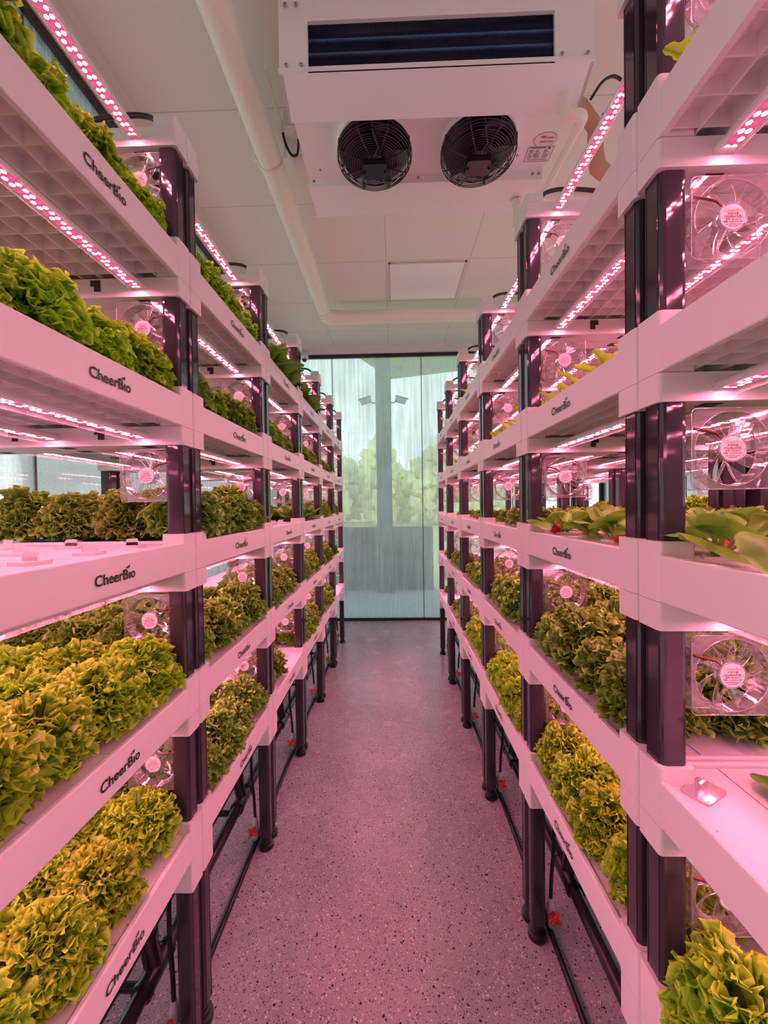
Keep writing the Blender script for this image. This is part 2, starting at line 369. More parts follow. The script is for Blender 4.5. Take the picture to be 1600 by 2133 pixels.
for xa, xb, nm in ((-4.2, WALL_L - .08, 'left'), (WALL_R + .08, 4.5, 'right')):
    q = MB(); q.box(xa, xb, -4, 4.80, 3.40, 3.52); q.box(xa, xa + .25, -4, 4.80, 3.25, 3.40)  # overhangs added along both side glass walls to cut the sky light
    tag(part('side_canopy', q, M['canopy']), 'grey roof overhang outside the %s window wall' % nm, 'canopy', 'side canopies')
tag(part('canopy', b, M['canopy']), 'grey canopy roof with slot openings outside the far window', 'canopy')
q = MB(); q.rprism(6.1, 6.3, 7.4, 7.6, -.02, 4.30, .02); part('support_post', q, M['column'], bpy.data.objects['canopy'])
def bullet_camera(x, sg, lab):
    t = thing('security_camera', lab, 'camera', (x, 6.20, 3.10), (0, 0, 0))
    q = MB(); q.tube([(0, 0, -.03), (sg * .05, 0, -.03), (sg * .09, 0, 0)], .012, 8); part('bracket', q, M['cam_grey'], t)
    q = MB(); q.rprism(0, .17, -.04, .04, -.045, .045, .012, 'x'); q.box(-.01, .20, -.045, .045, .045, .052); q.lathe([(.03, .17), (.03, .175), (0, .175)], axis='x', n=12)
    part('housing', q, M['cam_grey'], t, loc=(sg * .07, 0, .03), rot=(0, .28 if sg > 0 else PI - .28, 0) if sg > 0 else (0, .28, PI))
bullet_camera(-.012, 1, 'grey bullet camera on right side of outdoor column')
bullet_camera(-.265, -1, 'grey bullet camera on left side of outdoor column')
random.seed(3)
def tree_mesh(seed, wd, ht):
    random.seed(seed); mb = MB()
    for k in range(260):
        a = frnd(0, 2 * PI); e = frnd(.08, 1); r = wd * math.sqrt(max(0, 1 - (2 * e - 1.0) ** 2)) * frnd(.5, 1.0)
        c0 = Vector((r * math.cos(a), r * math.sin(a) * .6, -.02 * ht + e * ht * 1.02)); sz = frnd(.25, .6)
        d1 = Vector((frnd(-1, 1), frnd(-1, 1), frnd(-1, 1))).normalized(); d2 = d1.orthogonal().normalized(); d3 = d1.cross(d2)
        mb.add([c0 + d1 * sz, c0 + d2 * sz, c0 - d1 * sz, c0 - d2 * sz, c0 + d3 * sz, c0 - d3 * sz], [(0, 1, 4), (1, 2, 4), (2, 3, 4), (3, 0, 4), (1, 0, 5), (2, 1, 5), (3, 2, 5), (0, 3, 5)])
    return mb
TREES = [tree_mesh(11, 2.6, 5.4), tree_mesh(12, 2.2, 6.2), tree_mesh(13, 3.0, 4.8)]
TM = [t.mesh('crown', M['tree']) for t in TREES]
tr_ = MB(); tr_.tube([(0, 0, -.02), (0, 0, 1.6)], .12, 8); TRK = tr_.mesh('trunk', M['tree'])
for i, x in enumerate((-9.6, -8.2, -5.2, -4.4, -.9, -.3, 3.4, 3.9, 7.7, 8.0)):
    t = thing('tree', 'hazy tree beyond the dry field, number%s from the left seen through fogged glass' % ('', )[0], 'tree', (x, 28 + (i % 2) * 5.5, -.02), (0, 0, i * 1.1), 'hazy trees beyond the field')
    t['label'] = 'hazy pale tree far beyond the dry field behind fogged window'
    put('crown', TM[i % 3], t); put('trunk', TRK, t)

# ------------------------------------------------------------------ rack parts (sg = +1: rack body towards +x of its aisle face)
def mk_post(sg):
    m = MB(); a, b_ = sg * .0075, sg * .0505
    x0, x1 = min(a, b_), max(a, b_)
    m.rprism(x0, x1, -.0215, .0215, .055, CZ[0] - .09, .009, n=3)
    xc = (x0 + x1) / 2
    for dx, dy in ((-.0217, 0), (.0217, 0)): m.box(xc + dx - .0006, xc + dx + .0006, -.0145, -.0125, .055, CZ[0] - .1); m.box(xc + dx - .0006, xc + dx + .0006, .0125, .0145, .055, CZ[0] - .1)
    f = MB(); f.lathe([(0, .060), (.017, .060), (.017, .034), (.0215, .032), (.0215, .022), (.0285, .019), (.0295, .003), (.027, 0), (0, 0)], xc, 0, 0, 20, smooth=False)
    return m, f
def mk_rail(sg, tier):
    """rail across the depth of the rack, flush with the corner blocks"""
    m = MB(); T = .0275; z0 = LZ[tier]; z1 = CZ[tier] - .098
    m.rprism(0, sg * DEP, -T, T, z0, z1, .006, 'z', 3)
    if tier == 5:
        pass
    if tier == 0:
        for u0 in (0, DEP - .06): m.rprism(sg * u0 + sg * .002, sg * (u0 + .058), -T + .001, T - .001, z1 + .0015, z1 + .028, .006)
    for u in (.21, .43):
        for yy in (-T - .0008, T + .0008):
            m.box(sg * (u - .012), sg * (u + .012), yy - .0012, yy + .0012, z1 - .018, z1 - .004, 1)
            m.box(sg * (u - .012), sg * (u + .003), yy - .0012, yy + .0012, z1 - .031, z1 - .018, 1)
    for u in (.085, .30, .52): m.box(sg * (u), sg * (u + .03), -.012, .012, z0 - .0008, z0 + .002, 1)
    return m
def mk_tray(sg, tier):
    m = MB(); C = CZ[tier]; z0, z1 = C - .097, C - .022; y1 = LEN - .0015; y0 = .0015
    W = .058
    for u0, u1 in ((0, W), (DEP - W, DEP)):
        for a, e in ((y0, y0 + W - .002), (y1 - W + .002, y1)): m.rprism(sg * u0, sg * u1, a, e, z0, C, .006)
    m.rprism(sg * .0015, sg * .014, y0 + W - .01, y1 - W + .01, z0, z1, .003, 'y', 2)
    m.rprism(sg * (DEP - .014), sg * (DEP - .0015), y0 + W - .01, y1 - W + .01, z0, z1, .003, 'y', 2)
    for a in (y0 + .0015, y1 - .0115): m.rprism(sg * W * .9, sg * (DEP - W * .9), a, a + .01, z0, z1, .003, 'x', 2)
    # underside: plate and waffle of ribs
    zp = z0 + .036
    m.box(sg * .013, sg * (DEP - .013), y0 + .012, y1 - .012, zp, zp + .004)
    n = 12
    for i in range(1, n):
        y = y0 + .012 + (y1 - y0 - .024) * i / n; m.box(sg * .013, sg * (DEP - .013), y - .0012, y + .0012, z0 + .008, zp)
    for i in range(1, 14):
        u = .013 + (DEP - .026) * i / 14; m.box(sg * (u - .0012), sg * (u + .0012), y0 + .012, y1 - .012, z0 + .005, zp)
    # coved edge under the aisle beam
    m.add([(sg * .013, y0 + .06, z0 + .012), (sg * .013, y1 - .06, z0 + .012), (sg * .045, y0 + .06, zp), (sg * .045, y1 - .06, zp)], [(0, 1, 3, 2)] if sg > 0 else [(0, 2, 3, 1)])
    bd = MB(); zb = z1 - .006; g = .0012
    us = [.016, .125, .345, .565, DEP - .016]; 
    ys = [.0145, LEN / 2, LEN - .0145]
    for i in range(2):
        for j in range(4):
            bd.rprism(sg * (us[j] + g), sg * (us[j + 1] - g), ys[i] + g, ys[i + 1] - g, zb - .008, zb, .002, 'x' if False else 'z', 1)
    for i in range(4):
        y = .125 + .12 * i; bd.box(sg * .0155, sg * .0195, y - .03, y + .03, zb, zb + .0022)
    return m, bd
def logo_mesh(sg):
    vs, fs = text_mesh('CheerB\u0131o', .0325, .0006)
    xs = [v.x for v in vs]; x0, x1 = min(xs), max(xs); k = .105 / (x1 - x0)
    mb = MB(); mb.add([((v.x - x0) * k, v.y * k, 0) for v in vs], fs)
    # two little leaves standing over the i
    ix = .0835; iy = .0175
    def leafl(cx, cy_, ln, wd, ang):
        pts = []
        for i in range(9):
            t = i / 8; pts.append((t * ln, wd * math.sin(PI * t)))
        pts += [(p[0], -p[1]) for p in pts[-2:0:-1]]
        ca, sa = math.cos(ang), math.sin(ang)
        mb.add([(cx + x * ca - y * sa, cy_ + x * sa + y * ca, 0) for x, y in pts], [tuple(reversed(range(len(pts))))])
    leafl(ix, iy + .0025, .0088, .0026, .8); leafl(ix - .0005, iy + .0025, .0048, .0016, 2.5)
    out = MB()
    # text plane -> aisle face; reads left to right when seen from the aisle
    for v in mb.v:
        out.v.append((-sg * .0006, (-v[0] if sg > 0 else v[0]), v[1]))
    out.f = [list(f) for f in mb.f]; out.mi = mb.mi; out.sm = mb.sm
    return out
PARTS = {}
for sg in (1, -1):
    p, f = mk_post(sg); d = dict(post=p.mesh('post', M['post']), foot=f.mesh('foot', M['black']), logo=logo_mesh(sg).mesh('logo', M['logo']))
    for t in range(6): d['rail%d' % t] = mk_rail(sg, t).mesh('end_rail', [M['plastic'], M['dark']])
    for t in range(1, 6):
        a, e = mk_tray(sg, t); d['tray%d' % t] = a.mesh('tray', M['plastic']); d['board%d' % t] = e.mesh('planting_board', M['board'])
    PARTS[sg] = d
def rack(label, x, y, sg, group):
    P = PARTS[sg]; t = thing('hydroponic_rack', label, 'rack', (x, y, 0), group=group)
    for u in (0, 1):
        for yy in (.029, LEN - .029):
            o = put('post', P['post'], t, (sg * u * (DEP - .058), yy, 0)); put('levelling_foot', P['foot'], o)
    for k in range(6):
        for yy in (.029, LEN - .029): put('end_rail', P['rail%d' % k], t, (0, yy, 0))
    for k in range(1, 6):
        o = put('tray', P['tray%d' % k], t)
        put('planting_board', P['board%d' % k], o)
        q = put('logo', P['logo'], o, (0, .355 if sg > 0 else .252, CZ[k] - .0715)); q['label'] = 'dark green printed logo'
    return t
ORD = ['nearest', 'second-nearest', 'third-nearest', 'fourth-nearest', 'fifth-nearest', 'farthest']
TIER = ['top bars', 'top shelf', 'second shelf', 'middle shelf', 'fourth shelf', 'bottom shelf']
ROWS = []
ADDED_RACKS = []  # unseen racks beside the viewer, added for the light of their tubes
for side, xx, yb, sg in (('left', -XL, YL - 2 * LEN, -1), ('right', XR, YR - 2 * LEN, 1)):
    rack('white shelf rack beside the viewer, first of the %s row, mostly outside the picture' % side, xx, yb, sg, 'racks of the %s row' % side); ADDED_RACKS.append((side, xx, yb, sg))
for i in range(6):
    y = YL - LEN + i * LEN; ROWS.append(('left', i, -XL, y, -1))
    rack('white shelf rack on dark posts, %s in the left row' % ORD[i], -XL, y, -1, 'racks of the left row')
for i in range(6):
    y = YR - LEN + i * LEN; ROWS.append(('right', i, XR, y, 1))
    rack('white shelf rack on dark posts, %s in the right row' % ORD[i], XR, y, 1, 'racks of the right row')
REAR = XR + DEP + .03 + DEP
for i in range(1, 6):
    y = YR - LEN + i * LEN; ROWS.append(('rear right', i, REAR, y, -1))
    rack('white shelf rack half hidden behind %s rack of right row' % ORD[i], REAR, y, -1, 'racks behind the right row')

# ------------------------------------------------------------------ grow lights
TUBE_U = (.10, .325, .55); TUBE_N = ('aisle side', 'middle', 'rear')
def grow_light():
    t = thing('grow_light', 'x', 'grow light'); Lh = (LEN - .114) / 2
    h = MB(); prof = []
    ring = [(.0150, -.001), (.0155, .004)] + [(.0155 * math.cos(a), .004 + .012 * math.sin(a)) for a in [PI * k / 8 for k in range(1, 8)]] + [(-.0155, .004), (-.0150, -.001)]
    n = len(ring); h.add([(x, y, z) for y in (-Lh, Lh) for x, z in ring], [(i, i + 1, n + i + 1, n + i) for i in range(n - 1)] + [(n - 1, 0, n, 2 * n - 1), tuple(range(n)), tuple(range(2 * n - 1, n - 1, -1))], 0, False)
    part('housing', h, M['plastic'], t)
    e = MB(); e.add([(-.0115, -Lh + .012, -.0016), (.0115, -Lh + .012, -.0016), (.0115, Lh - .012, -.0016), (-.0115, Lh - .012, -.0016)], [(0, 3, 2, 1)]); part('led_strip', e, M['led'], t, 'strip of white and red LEDs')
    c0 = MB(); ring = [(.0152 * math.cos(a), -.001 + .0125 * math.sin(a)) for a in [-PI * k / 10 for k in range(11)]]; n = len(ring)
    c0.add([(x, y, z) for y in (-Lh, Lh) for x, z in ring], [(i, i + 1, n + i + 1, n + i) for i in range(n - 1)], 0, True)
    c0.add([(x, -Lh, z) for x, z in ring], [tuple(reversed(range(n)))]); c0.add([(x, Lh, z) for x, z in ring], [tuple(range(n))])
    part('clear_cover', c0, M['cover'], t, 'clear curved cover')
    return t
GL = grow_light()
for side, i, x, y, sg in ROWS:
    for k in range(5):
        for j, u in enumerate(TUBE_U):
            if side == 'rear right' and (k == 4): continue
            where = '%s rack of %s row' % (ORD[i], side)
            if k == 0: lab = 'pink LED tube over top shelf, %s tube, %s' % (TUBE_N[j], where)
            else: lab = 'pink LED tube under %s, %s tube, %s' % (TIER[k], TUBE_N[j], where)
            dup(GL, (x + sg * u, y + LEN / 2, LZ[k] + .018), label=lab, group='LED tubes of the %s racks' % side)
for side, x, y, sg in ADDED_RACKS:
    for k in range(5):
        for j, u in enumerate(TUBE_U):
            dup(GL, (x + sg * u, y + LEN / 2, LZ[k] + .018), label='pink LED tube %d from the aisle above the %s of %s rack beside viewer' % (j + 1, TIER[k + 1], side), group='LED tubes of the racks beside the viewer')
drop(GL)

# ------------------------------------------------------------------ clear fans
FS = .130
def clear_fan():
    t = thing('clear_fan', 'x', 'fan'); R = FS / 2; H = .0125
    f = MB()
    # corner flanges front and back + round duct
    for yy in (-H, H - .003):
        seg = 48; inn = []; out_ = []
        for k in range(seg):
            a = 2 * PI * k / seg; ca, sa = math.cos(a), math.sin(a)
            inn.append((.0595 * ca, .0595 * sa)); q = 1 / max(abs(ca), abs(sa)); q = min(q, 1.30); out_.append((R * q * ca, R * q * sa))
        vs = [(x, yy, z) for x, z in inn] + [(x, yy, z) for x, z in out_] + [(x, yy + .003, z) for x, z in inn] + [(x, yy + .003, z) for x, z in out_]
        fs = []
        for k in range(seg):
            k2 = (k + 1) % seg
            fs += [(k, k2, seg + k2, seg + k), (2 * seg + k, 3 * seg + k, 3 * seg + k2, 2 * seg + k2), (seg + k, seg + k2, 3 * seg + k2, 3 * seg + k), (k, 2 * seg + k, 2 * seg + k2, k2)]
        f.add(vs, fs)
    f.lathe([(.0595, -H), (.0595, H)], axis='y', n=48); f.lathe([(.0612, -H), (.0612, H)], axis='y', n=48)
    for k in range(4):
        a = PI / 4 + k * PI / 2 + .35; ca, sa = math.cos(a), math.sin(a)
        f.tube([(.019 * ca, -H + .003, .019 * sa), (.060 * ca, -H + .003, .060 * sa)], .0024, 6)
        for sx in (-1, 1): f.tube([(R * .82 * math.cos(PI / 4 + k * PI / 2), -H, R * .82 * 1.15 * math.sin(PI / 4 + k * PI / 2)), (R * .82 * math.cos(PI / 4 + k * PI / 2), H, R * .82 * 1.15 * math.sin(PI / 4 + k * PI / 2))], .0035, 8) if sx > 0 else None
    f.lathe([(0.0215, -H + .001), (.0215, -H + .006), (.0, -H + .006)], axis='y', n=28)
    nn = 32; sq = []
    for k in range(4):
        cx, cz = (R - .009) * (1, -1, -1, 1)[k], (R - .009) * (1, 1, -1, -1)[k]
        for q in range(6): a = (k + q / 5) * PI / 2; sq.append((cx + .009 * math.cos(a), cz + .009 * math.sin(a)))
    sq.append(sq[0])
    for yy in (-H, H): f.tube([(x, yy, z) for x, z in sq], .0008, 5, 1, False); f.tube([(.0598 * math.cos(2 * PI * k / 40), yy, .0598 * math.sin(2 * PI * k / 40)) for k in range(41)], .0008, 5, 1, False)  # thin pale tubes stand in for rim highlights
    f.tube([(.0215 * math.cos(2 * PI * k / 24), -H, .0215 * math.sin(2 * PI * k / 24)) for k in range(25)], .0007, 5, 1, False)
    part('frame', f, [M['clear'], M['clear_edge']], t)
    im = MB(); im.lathe([(.0, -.004), (.019, -.004), (.020, H - .002), (0, H - .002)], axis='y', n=24)
    for k in range(9):
        a0 = 2 * PI * k / 9; vs = []; nr, na = 6, 3
        for i in range(nr):
            r = .020 + (.0575 - .020) * i / (nr - 1); sw = .35 * i / (nr - 1)
            for j in range(na):
                v = j / (na - 1); a = a0 + sw + (v - .5) * (.62 - .10 * i / (nr - 1)); yy = -.004 + v * .0155 + .003 * math.sin(PI * v)
                vs.append((r * math.cos(a), yy, r * math.sin(a)))
        im.add(vs, [(i * na + j, (i + 1) * na + j, (i + 1) * na + j + 1, i * na + j + 1) for i in range(nr - 1) for j in range(na - 1)], 0, True)
        L0 = [Vector(vs[i * na]) for i in range(nr)]; L1 = [Vector(vs[i * na + na - 1]) for i in range(nr)]
        for pl in (L0, L1, [L0[-1], Vector(vs[(nr - 1) * na + 1]), L1[-1]]): im.tube(pl, .0006, 4, 1, False)
    part('impeller', im, [M['clear'], M['clear_edge']], t)
    lb = MB(); lb.disc(.0198, 0, -H - .0002, 0, 32, 'y', 0); 
    lines = [('CheerB\u0131o', .0074, .0078, 2), ('\u597d\u4f73\u98ce\u6247', .0044, .0034, 1), ('\uff08PlantBlock\u4e13\u7528\uff09', .0040, -.0006, 1), ('\u578b\u53f7: PB-DX-F3', .0035, -.0052, 1), ('\u53c2\u6570: 12V/0.07A/1200', .0033, -.0089, 1), ('www.cheerbio.com.cn', .0028, -.0124, 1), ('400-879-9993', .0026, -.0153, 1)]
    for body, size, z, mi in lines:
        vs, fs = text_mesh(body, size, .00006); lb.add([(v.x, -H - .0005, z + v.y) for v in vs], fs, mi)
    lb.box(-.0185, .0185, -H - .0005, -H - .0003, -.0015, -.0012, 1)
    part('hub_label', lb, [M['paper'], M['print'], M['logo_gold']], t, 'round pink-white printed hub label')
    wr = MB(); wr.tube([(-.062, -H - .001, .034), (-.045, -H - .0015, .030), (-.028, -H - .002, .025), (-.019, -H - .001, .0155)], .0011, 6, 0); wr.tube([(-.062, -H - .001, .0315), (-.045, -H - .0015, .0275), (-.028, -H - .002, .0228), (-.0185, -H - .001, .0165)], .0011, 6, 1)
    part('wire', wr, [M['wire_red'], M['black']], t, 'red and black wire')
    return t
FAN = clear_fan(); LOOSE = None
for side, i, x, y, sg in ROWS:
    for k in range(5):
        if side == 'rear right' and k in (0, 4): continue
        u = .10 if sg < 0 else .122
        if side == 'rear right': u = .345
        lab = 'clear square fan hanging over %s at far end of %s rack, %s row' % (TIER[k + 1], ORD[i], side)
        o = dup(FAN, (x + sg * u, y + LEN - .036, LZ[k] - .010 - FS / 2), label=lab, group='clear fans of the %s racks' % side)
        if sg < 0:
            for ch in o.children:
                if ch.name.startswith('wire'): ch.rotation_euler = (0, PI - .0, 0); ch.scale = (1, 1, -1)
drop(FAN)

# ------------------------------------------------------------------ plants
def spine(a0, a1, Ln, n=12):
    pts = [(0., 0.)]; ang = [a0]
    for i in range(n):
        a = a0 + (a1 - a0) * (i + .5) / n; pts.append((pts[-1][0] + math.sin(a) * Ln / n, pts[-1][1] + math.cos(a) * Ln / n)); ang.append(a0 + (a1 - a0) * (i + 1) / n)
    return pts, ang
def sample(pts, ang, t):
    n = len(pts) - 1; q = max(0, min(t, 1)) * n; i = min(int(q), n - 1); f = q - i
    r = pts[i][0] * (1 - f) + pts[i + 1][0] * f; z = pts[i][1] * (1 - f) + pts[i + 1][1] * f; a = ang[i] * (1 - f) + ang[i + 1] * f
    if t > 1: r += math.sin(a) * (t - 1) * .1; z += math.cos(a) * (t - 1) * .1
    return r, z, a
def frilly(seed, nl=40, R=.090, H=.145, waves=9, wid=.052, amp=.0075, crinkle=.006):
    """head of ruffled leaves whose curled rims close into a dome"""
    random.seed(seed); mb = MB(); ed = []
    RS = (.34, .55, .72, .84, .92, .975, 1.0); NR, NA = len(RS), 80; so = Vector((seed * 1.7, seed * .9, 0))
    for k in range(nl):
        q = (k + .5) / nl; az = k * 2.39996 + frnd(-.25, .25)
        el = PI / 2 - math.acos(1 - 1.12 * q)                       # tip spread over the dome, first leaf on top
        tr = R * math.cos(el) * frnd(.88, 1.08)
        tz = H * (.30 + .70 * math.sin(el)) * frnd(.90, 1.06) if el > 0 else H * (.30 + .55 * math.sin(el)) * frnd(.9, 1.1)
        ph1, ph2, ph3 = frnd(0, 6.28), frnd(0, 6.28), frnd(0, 6.28); nw = waves + frnd(-1.5, 1.5); am = amp * frnd(.8, 1.25); W = wid * frnd(.85, 1.15) * (.75 + .35 * q)
        ca, sa = math.cos(az), math.sin(az); vs = []; ee = []
        c1 = (tr * .25, tz * .55)                                   # quadratic path base -> tip, arching outwards
        for i, r in enumerate(RS):
            g = ((r - .34) / .66) ** 2.2
            for j in range(NA + 1):
                th = (j / NA * 2 - 1); A = th * 1.75
                lobe = 1 + .07 * math.sin(2.6 * A + ph3) * r
                t = r * (.42 + .58 * math.cos(A * .80)) * lobe; sd = r * math.sin(A * .85) * W
                b1, b2 = 2 * t * (1 - t), t * t
                rad = b1 * c1[0] + b2 * tr; z = b1 * c1[1] + b2 * tz
                dr, dz = 2 * (1 - t) * c1[0] + 2 * t * (tr - c1[0]), 2 * (1 - t) * c1[1] + 2 * t * (tz - c1[1]); ln = math.hypot(dr, dz) + 1e-6; dr /= ln; dz /= ln
                p1 = nw * A + ph1; p2 = nw * 2.3 * A + ph2
                fr = am * g * (math.sin(p1) + .6 * math.sin(p2)) + .25 * am * math.sin(7 * r + 4 * A + ph3)
                al = am * g * (.35 * math.cos(p1 + .8) + .45 * math.cos(p2))
                lat = am * g * .9 * math.sin(2 * p1)                 # folds lean over so the rim curls
                curl = .012 * g * g
                rad += dz * (fr + curl) + dr * al * .6; z += -dr * (fr + curl) + dz * al * .6; sd += lat
                rad -= sd * sd * 3.2
                p = Vector((rad * ca - sd * sa, rad * sa + sd * ca, z))
                p += noise.noise_vector(p * 100 + so) * crinkle * (.25 + .75 * g) + noise.noise_vector(p * 260 + so) * crinkle * .40 * g
                p.z = max(p.z, .002) + .003
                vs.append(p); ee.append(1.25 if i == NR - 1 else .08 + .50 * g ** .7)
        mb.add(vs, [(i * (NA + 1) + j, i * (NA + 1) + j + 1, (i + 1) * (NA + 1) + j + 1, (i + 1) * (NA + 1) + j) for i in range(NR - 1) for j in range(NA)], 0, True); ed += ee
    mb.edge = ed; return mb
def spoon(seed, nl=9, Ln=.12, wd=.042, tilt=(.15, .75), bend=.8, lob=0.0, pet=.35, th=.0022, NR=11, NA=8, cup=.30, twist=.4):
    """smooth rounded leaves on petioles"""
    random.seed(seed); mb = MB(); ed = []
    for k in range(nl):
        q = k / max(1, nl - 1); az = k * 2.39996 + frnd(-.3, .3); a0 = tilt[0] + (tilt[1] - tilt[0]) * q + frnd(-.08, .08)
        l = Ln * (.75 + .3 * q) * frnd(.9, 1.1); pts, ang = spine(a0, a0 + bend * frnd(.7, 1.25), l); ph = frnd(0, 6); tw = frnd(-twist, twist)
        ca, sa = math.cos(az), math.sin(az); vs = []; ee = []
        for i in range(NR):
            t = i / (NR - 1)
            if t < pet: w_ = th * 2.2
            else:
                s_ = (t - pet) / (1 - pet); w_ = th * 2 + wd * (math.sin(PI * min(1, s_ ** .72 * .985)) ** .75 if pet < .4 else math.sqrt(max(0, 1 - (2 * s_ ** .85 - 1) ** 2))) * (1 + lob * math.sin(s_ * 17 + ph)) * (l / Ln)
            for j in range(NA + 1):
                v = j / NA * 2 - 1; side = v * w_; rad, z, a = sample(pts, ang, t)
                fr = .12 * w_ * math.sin(3.2 * v + t * 9 + ph) * abs(v) + cup * w_ * v * v - .004 * (1 - abs(v)) + side * tw * t
                rad += -math.cos(a) * fr + .004; z += math.sin(a) * fr
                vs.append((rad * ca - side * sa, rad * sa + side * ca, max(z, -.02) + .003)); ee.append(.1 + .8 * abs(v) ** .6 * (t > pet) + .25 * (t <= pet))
        mb.add(vs, [(i * (NA + 1) + j, i * (NA + 1) + j + 1, (i + 1) * (NA + 1) + j + 1, (i + 1) * (NA + 1) + j) for i in range(NR - 1) for j in range(NA)], 0, True); ed += ee
    mb.edge = ed; return mb
def plug_mesh():
    m = MB(); m.rprism(-.022, .022, -.022, .022, -.004, .0026, .005); m.rprism(-.0125, .0125, -.0016, .0016, .0, .0185, .0055, 'y', 4)
    m.rprism(-.0150, .0150, -.0016, .0016, .002, .010, .0015, 'y', 2); return m
PLUG = plug_mesh().mesh('planting_plug', M['board'])
PROTO = {}
def plant(kind, idx, name, cat, me, extra=None):
    t = thing(name, 'x', cat); put('foliage' if kind != 'S' else 'leaves', me, t); put('planting_plug', PLUG, t, (0, 0, 0))
    if extra: put('radish_root', extra, t)
    PROTO.setdefault(kind, []).append(t)
for s_ in range(5):
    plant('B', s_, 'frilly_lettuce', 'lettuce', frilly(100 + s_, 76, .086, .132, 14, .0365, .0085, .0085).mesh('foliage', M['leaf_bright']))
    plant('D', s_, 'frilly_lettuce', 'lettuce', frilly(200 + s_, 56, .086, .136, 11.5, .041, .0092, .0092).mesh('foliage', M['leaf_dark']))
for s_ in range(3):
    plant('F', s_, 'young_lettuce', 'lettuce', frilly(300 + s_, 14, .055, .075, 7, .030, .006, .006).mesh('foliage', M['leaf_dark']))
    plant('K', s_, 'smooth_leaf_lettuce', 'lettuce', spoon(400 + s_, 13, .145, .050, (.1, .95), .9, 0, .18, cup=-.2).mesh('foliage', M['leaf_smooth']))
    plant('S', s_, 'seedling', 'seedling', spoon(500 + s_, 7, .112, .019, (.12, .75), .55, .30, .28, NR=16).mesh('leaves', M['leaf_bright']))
rr = MB(); rr.lathe([(0, .026), (.004, .0255), (.010, .022), (.0145, .014), (.0150, .006), (.012, -.004), (0, -.006)], .022, -.004, .004, 20); RAD = rr.mesh('radish_root', M['radish'])
for s_ in range(3): plant('R', s_, 'radish_plant', 'radish', spoon(600 + s_, 10, .108, .036, (.05, .75), 1.10, .05, .44, .0016, 20, 10, -.26, .9).mesh('foliage', M['leaf_radish']), RAD)
ADJ = dict(B='bright yellow-green frilly lettuce', D='dark green frilly lettuce', F='young frilly lettuce', K='smooth broad-leaved lettuce', S='small seedling', R='radish plant')
PLN = dict(B='yellow-green frilly lettuces', D='dark frilly lettuces', F='young frilly lettuces', K='smooth-leaved lettuces', S='seedlings', R='radish plants')
RW = ['aisle row', 'second row', 'third row', 'back row']; CL = ['first', 'second', 'third', 'fourth']
UROW = (.098, .245, .40, .555); YCOL = (.108, .236, .364, .492)
random.seed(21)
def sow(side, i, k, kind, rows, cols=(0, 1, 2, 3), scale=1.0, jit=.010):
    r = [q for q in ROWS if q[0] == side and q[1] == i][0]; _, _, x, y, sg = r
    for a in rows:
        for c_ in cols:
            u = UROW[a] + frnd(-jit, jit); yy = YCOL[c_] + frnd(-jit, jit)
            p = random.choice(PROTO[kind]); sc_ = scale * frnd(.9, 1.1)
            lab = '%s, %s on %s plant of %s, %s, %s %s rack' % (ADJ[kind], '', CL[c_], RW[a], TIER[k], ORD[i], side)
            lab = '%s, %s in %s, %s, %s %s rack' % (ADJ[kind], CL[c_], RW[a], TIER[k], ORD[i], side)
            dup(p, (x + sg * u, y + yy, CZ[k] - .0255), (0, 0, frnd(0, 6.28)), sc_, lab, PLN[kind])
def one(side, i, k, kind, u, yy, scale):
    x, y, sg = [q for q in ROWS if q[0] == side and q[1] == i][0][2:]
    lab = '%s on aisle edge by far post, %s, %s %s rack' % (ADJ[kind], TIER[k], ORD[i], side)
    dup(PROTO[kind][1], (x + sg * u, y + yy, CZ[k] - .0255), (0, 0, 1.0), scale, lab, PLN[kind])
def plugs(side, i, k, rows, cols=(0, 1, 2, 3)):
    r = [q for q in ROWS if q[0] == side and q[1] == i][0]; _, _, x, y, sg = r
    for a in rows:
        for c_ in cols:
            o = put('planting_plug', PLUG, None, (x + sg * UROW[a], y + YCOL[c_], CZ[k] - .0255 - .0025 + .004), (0, 0, frnd(-.3, .3)))
            tag(o, 'white tabbed plug, %s in %s, %s, %s %s rack' % (CL[c_], RW[a], TIER[k], ORD[i], side), 'plug', 'empty planting plugs')
A4 = (0, 1, 2, 3)
# left row
sow('left', 0, 1, 'B', (0, 1)); sow('left', 0, 2, 'B', (0, 1)); plugs('left', 0, 3, A4, (1, 2, 3)); sow('left', 0, 4, 'B', A4); sow('left', 0, 5, 'B', (0, 1, 2))
sow('left', 1, 1, 'B', (0, 1)); sow('left', 1, 2, 'D', (0, 1)); sow('left', 1, 3, 'D', A4, scale=1.08); sow('left', 1, 4, 'D', A4, scale=1.05); sow('left', 1, 5, 'D', (0, 1, 2))
sow('left', 2, 1, 'K', (0, 1), scale=1.2); sow('left', 2, 2, 'D', (0, 1), scale=.9); sow('left', 2, 3, 'K', (1, 2)); plugs('left', 2, 3, (0,)); sow('left', 2, 4, 'D', (0, 1)); sow('left', 2, 5, 'D', (0,), (0, 1)); plugs('left', 2, 5, (0, 1), (2, 3)); sow('left', 2, 5, 'D', (2,), (1, 3))
sow('left', 3, 1, 'K', (0,), scale=1.2); sow('left', 3, 2, 'D', (0, 1), scale=.85); sow('left', 3, 3, 'K', (0, 1)); sow('left', 3, 4, 'D', (0, 1)); sow('left', 3, 5, 'D', (0, 1))
sow('left', 4, 1, 'F', (0,)); sow('left', 4, 2, 'D', (0, 1), scale=.85); sow('left', 4, 3, 'D', (0, 1)); sow('left', 4, 4, 'D', (0, 1)); sow('left', 4, 5, 'D', (0, 1))
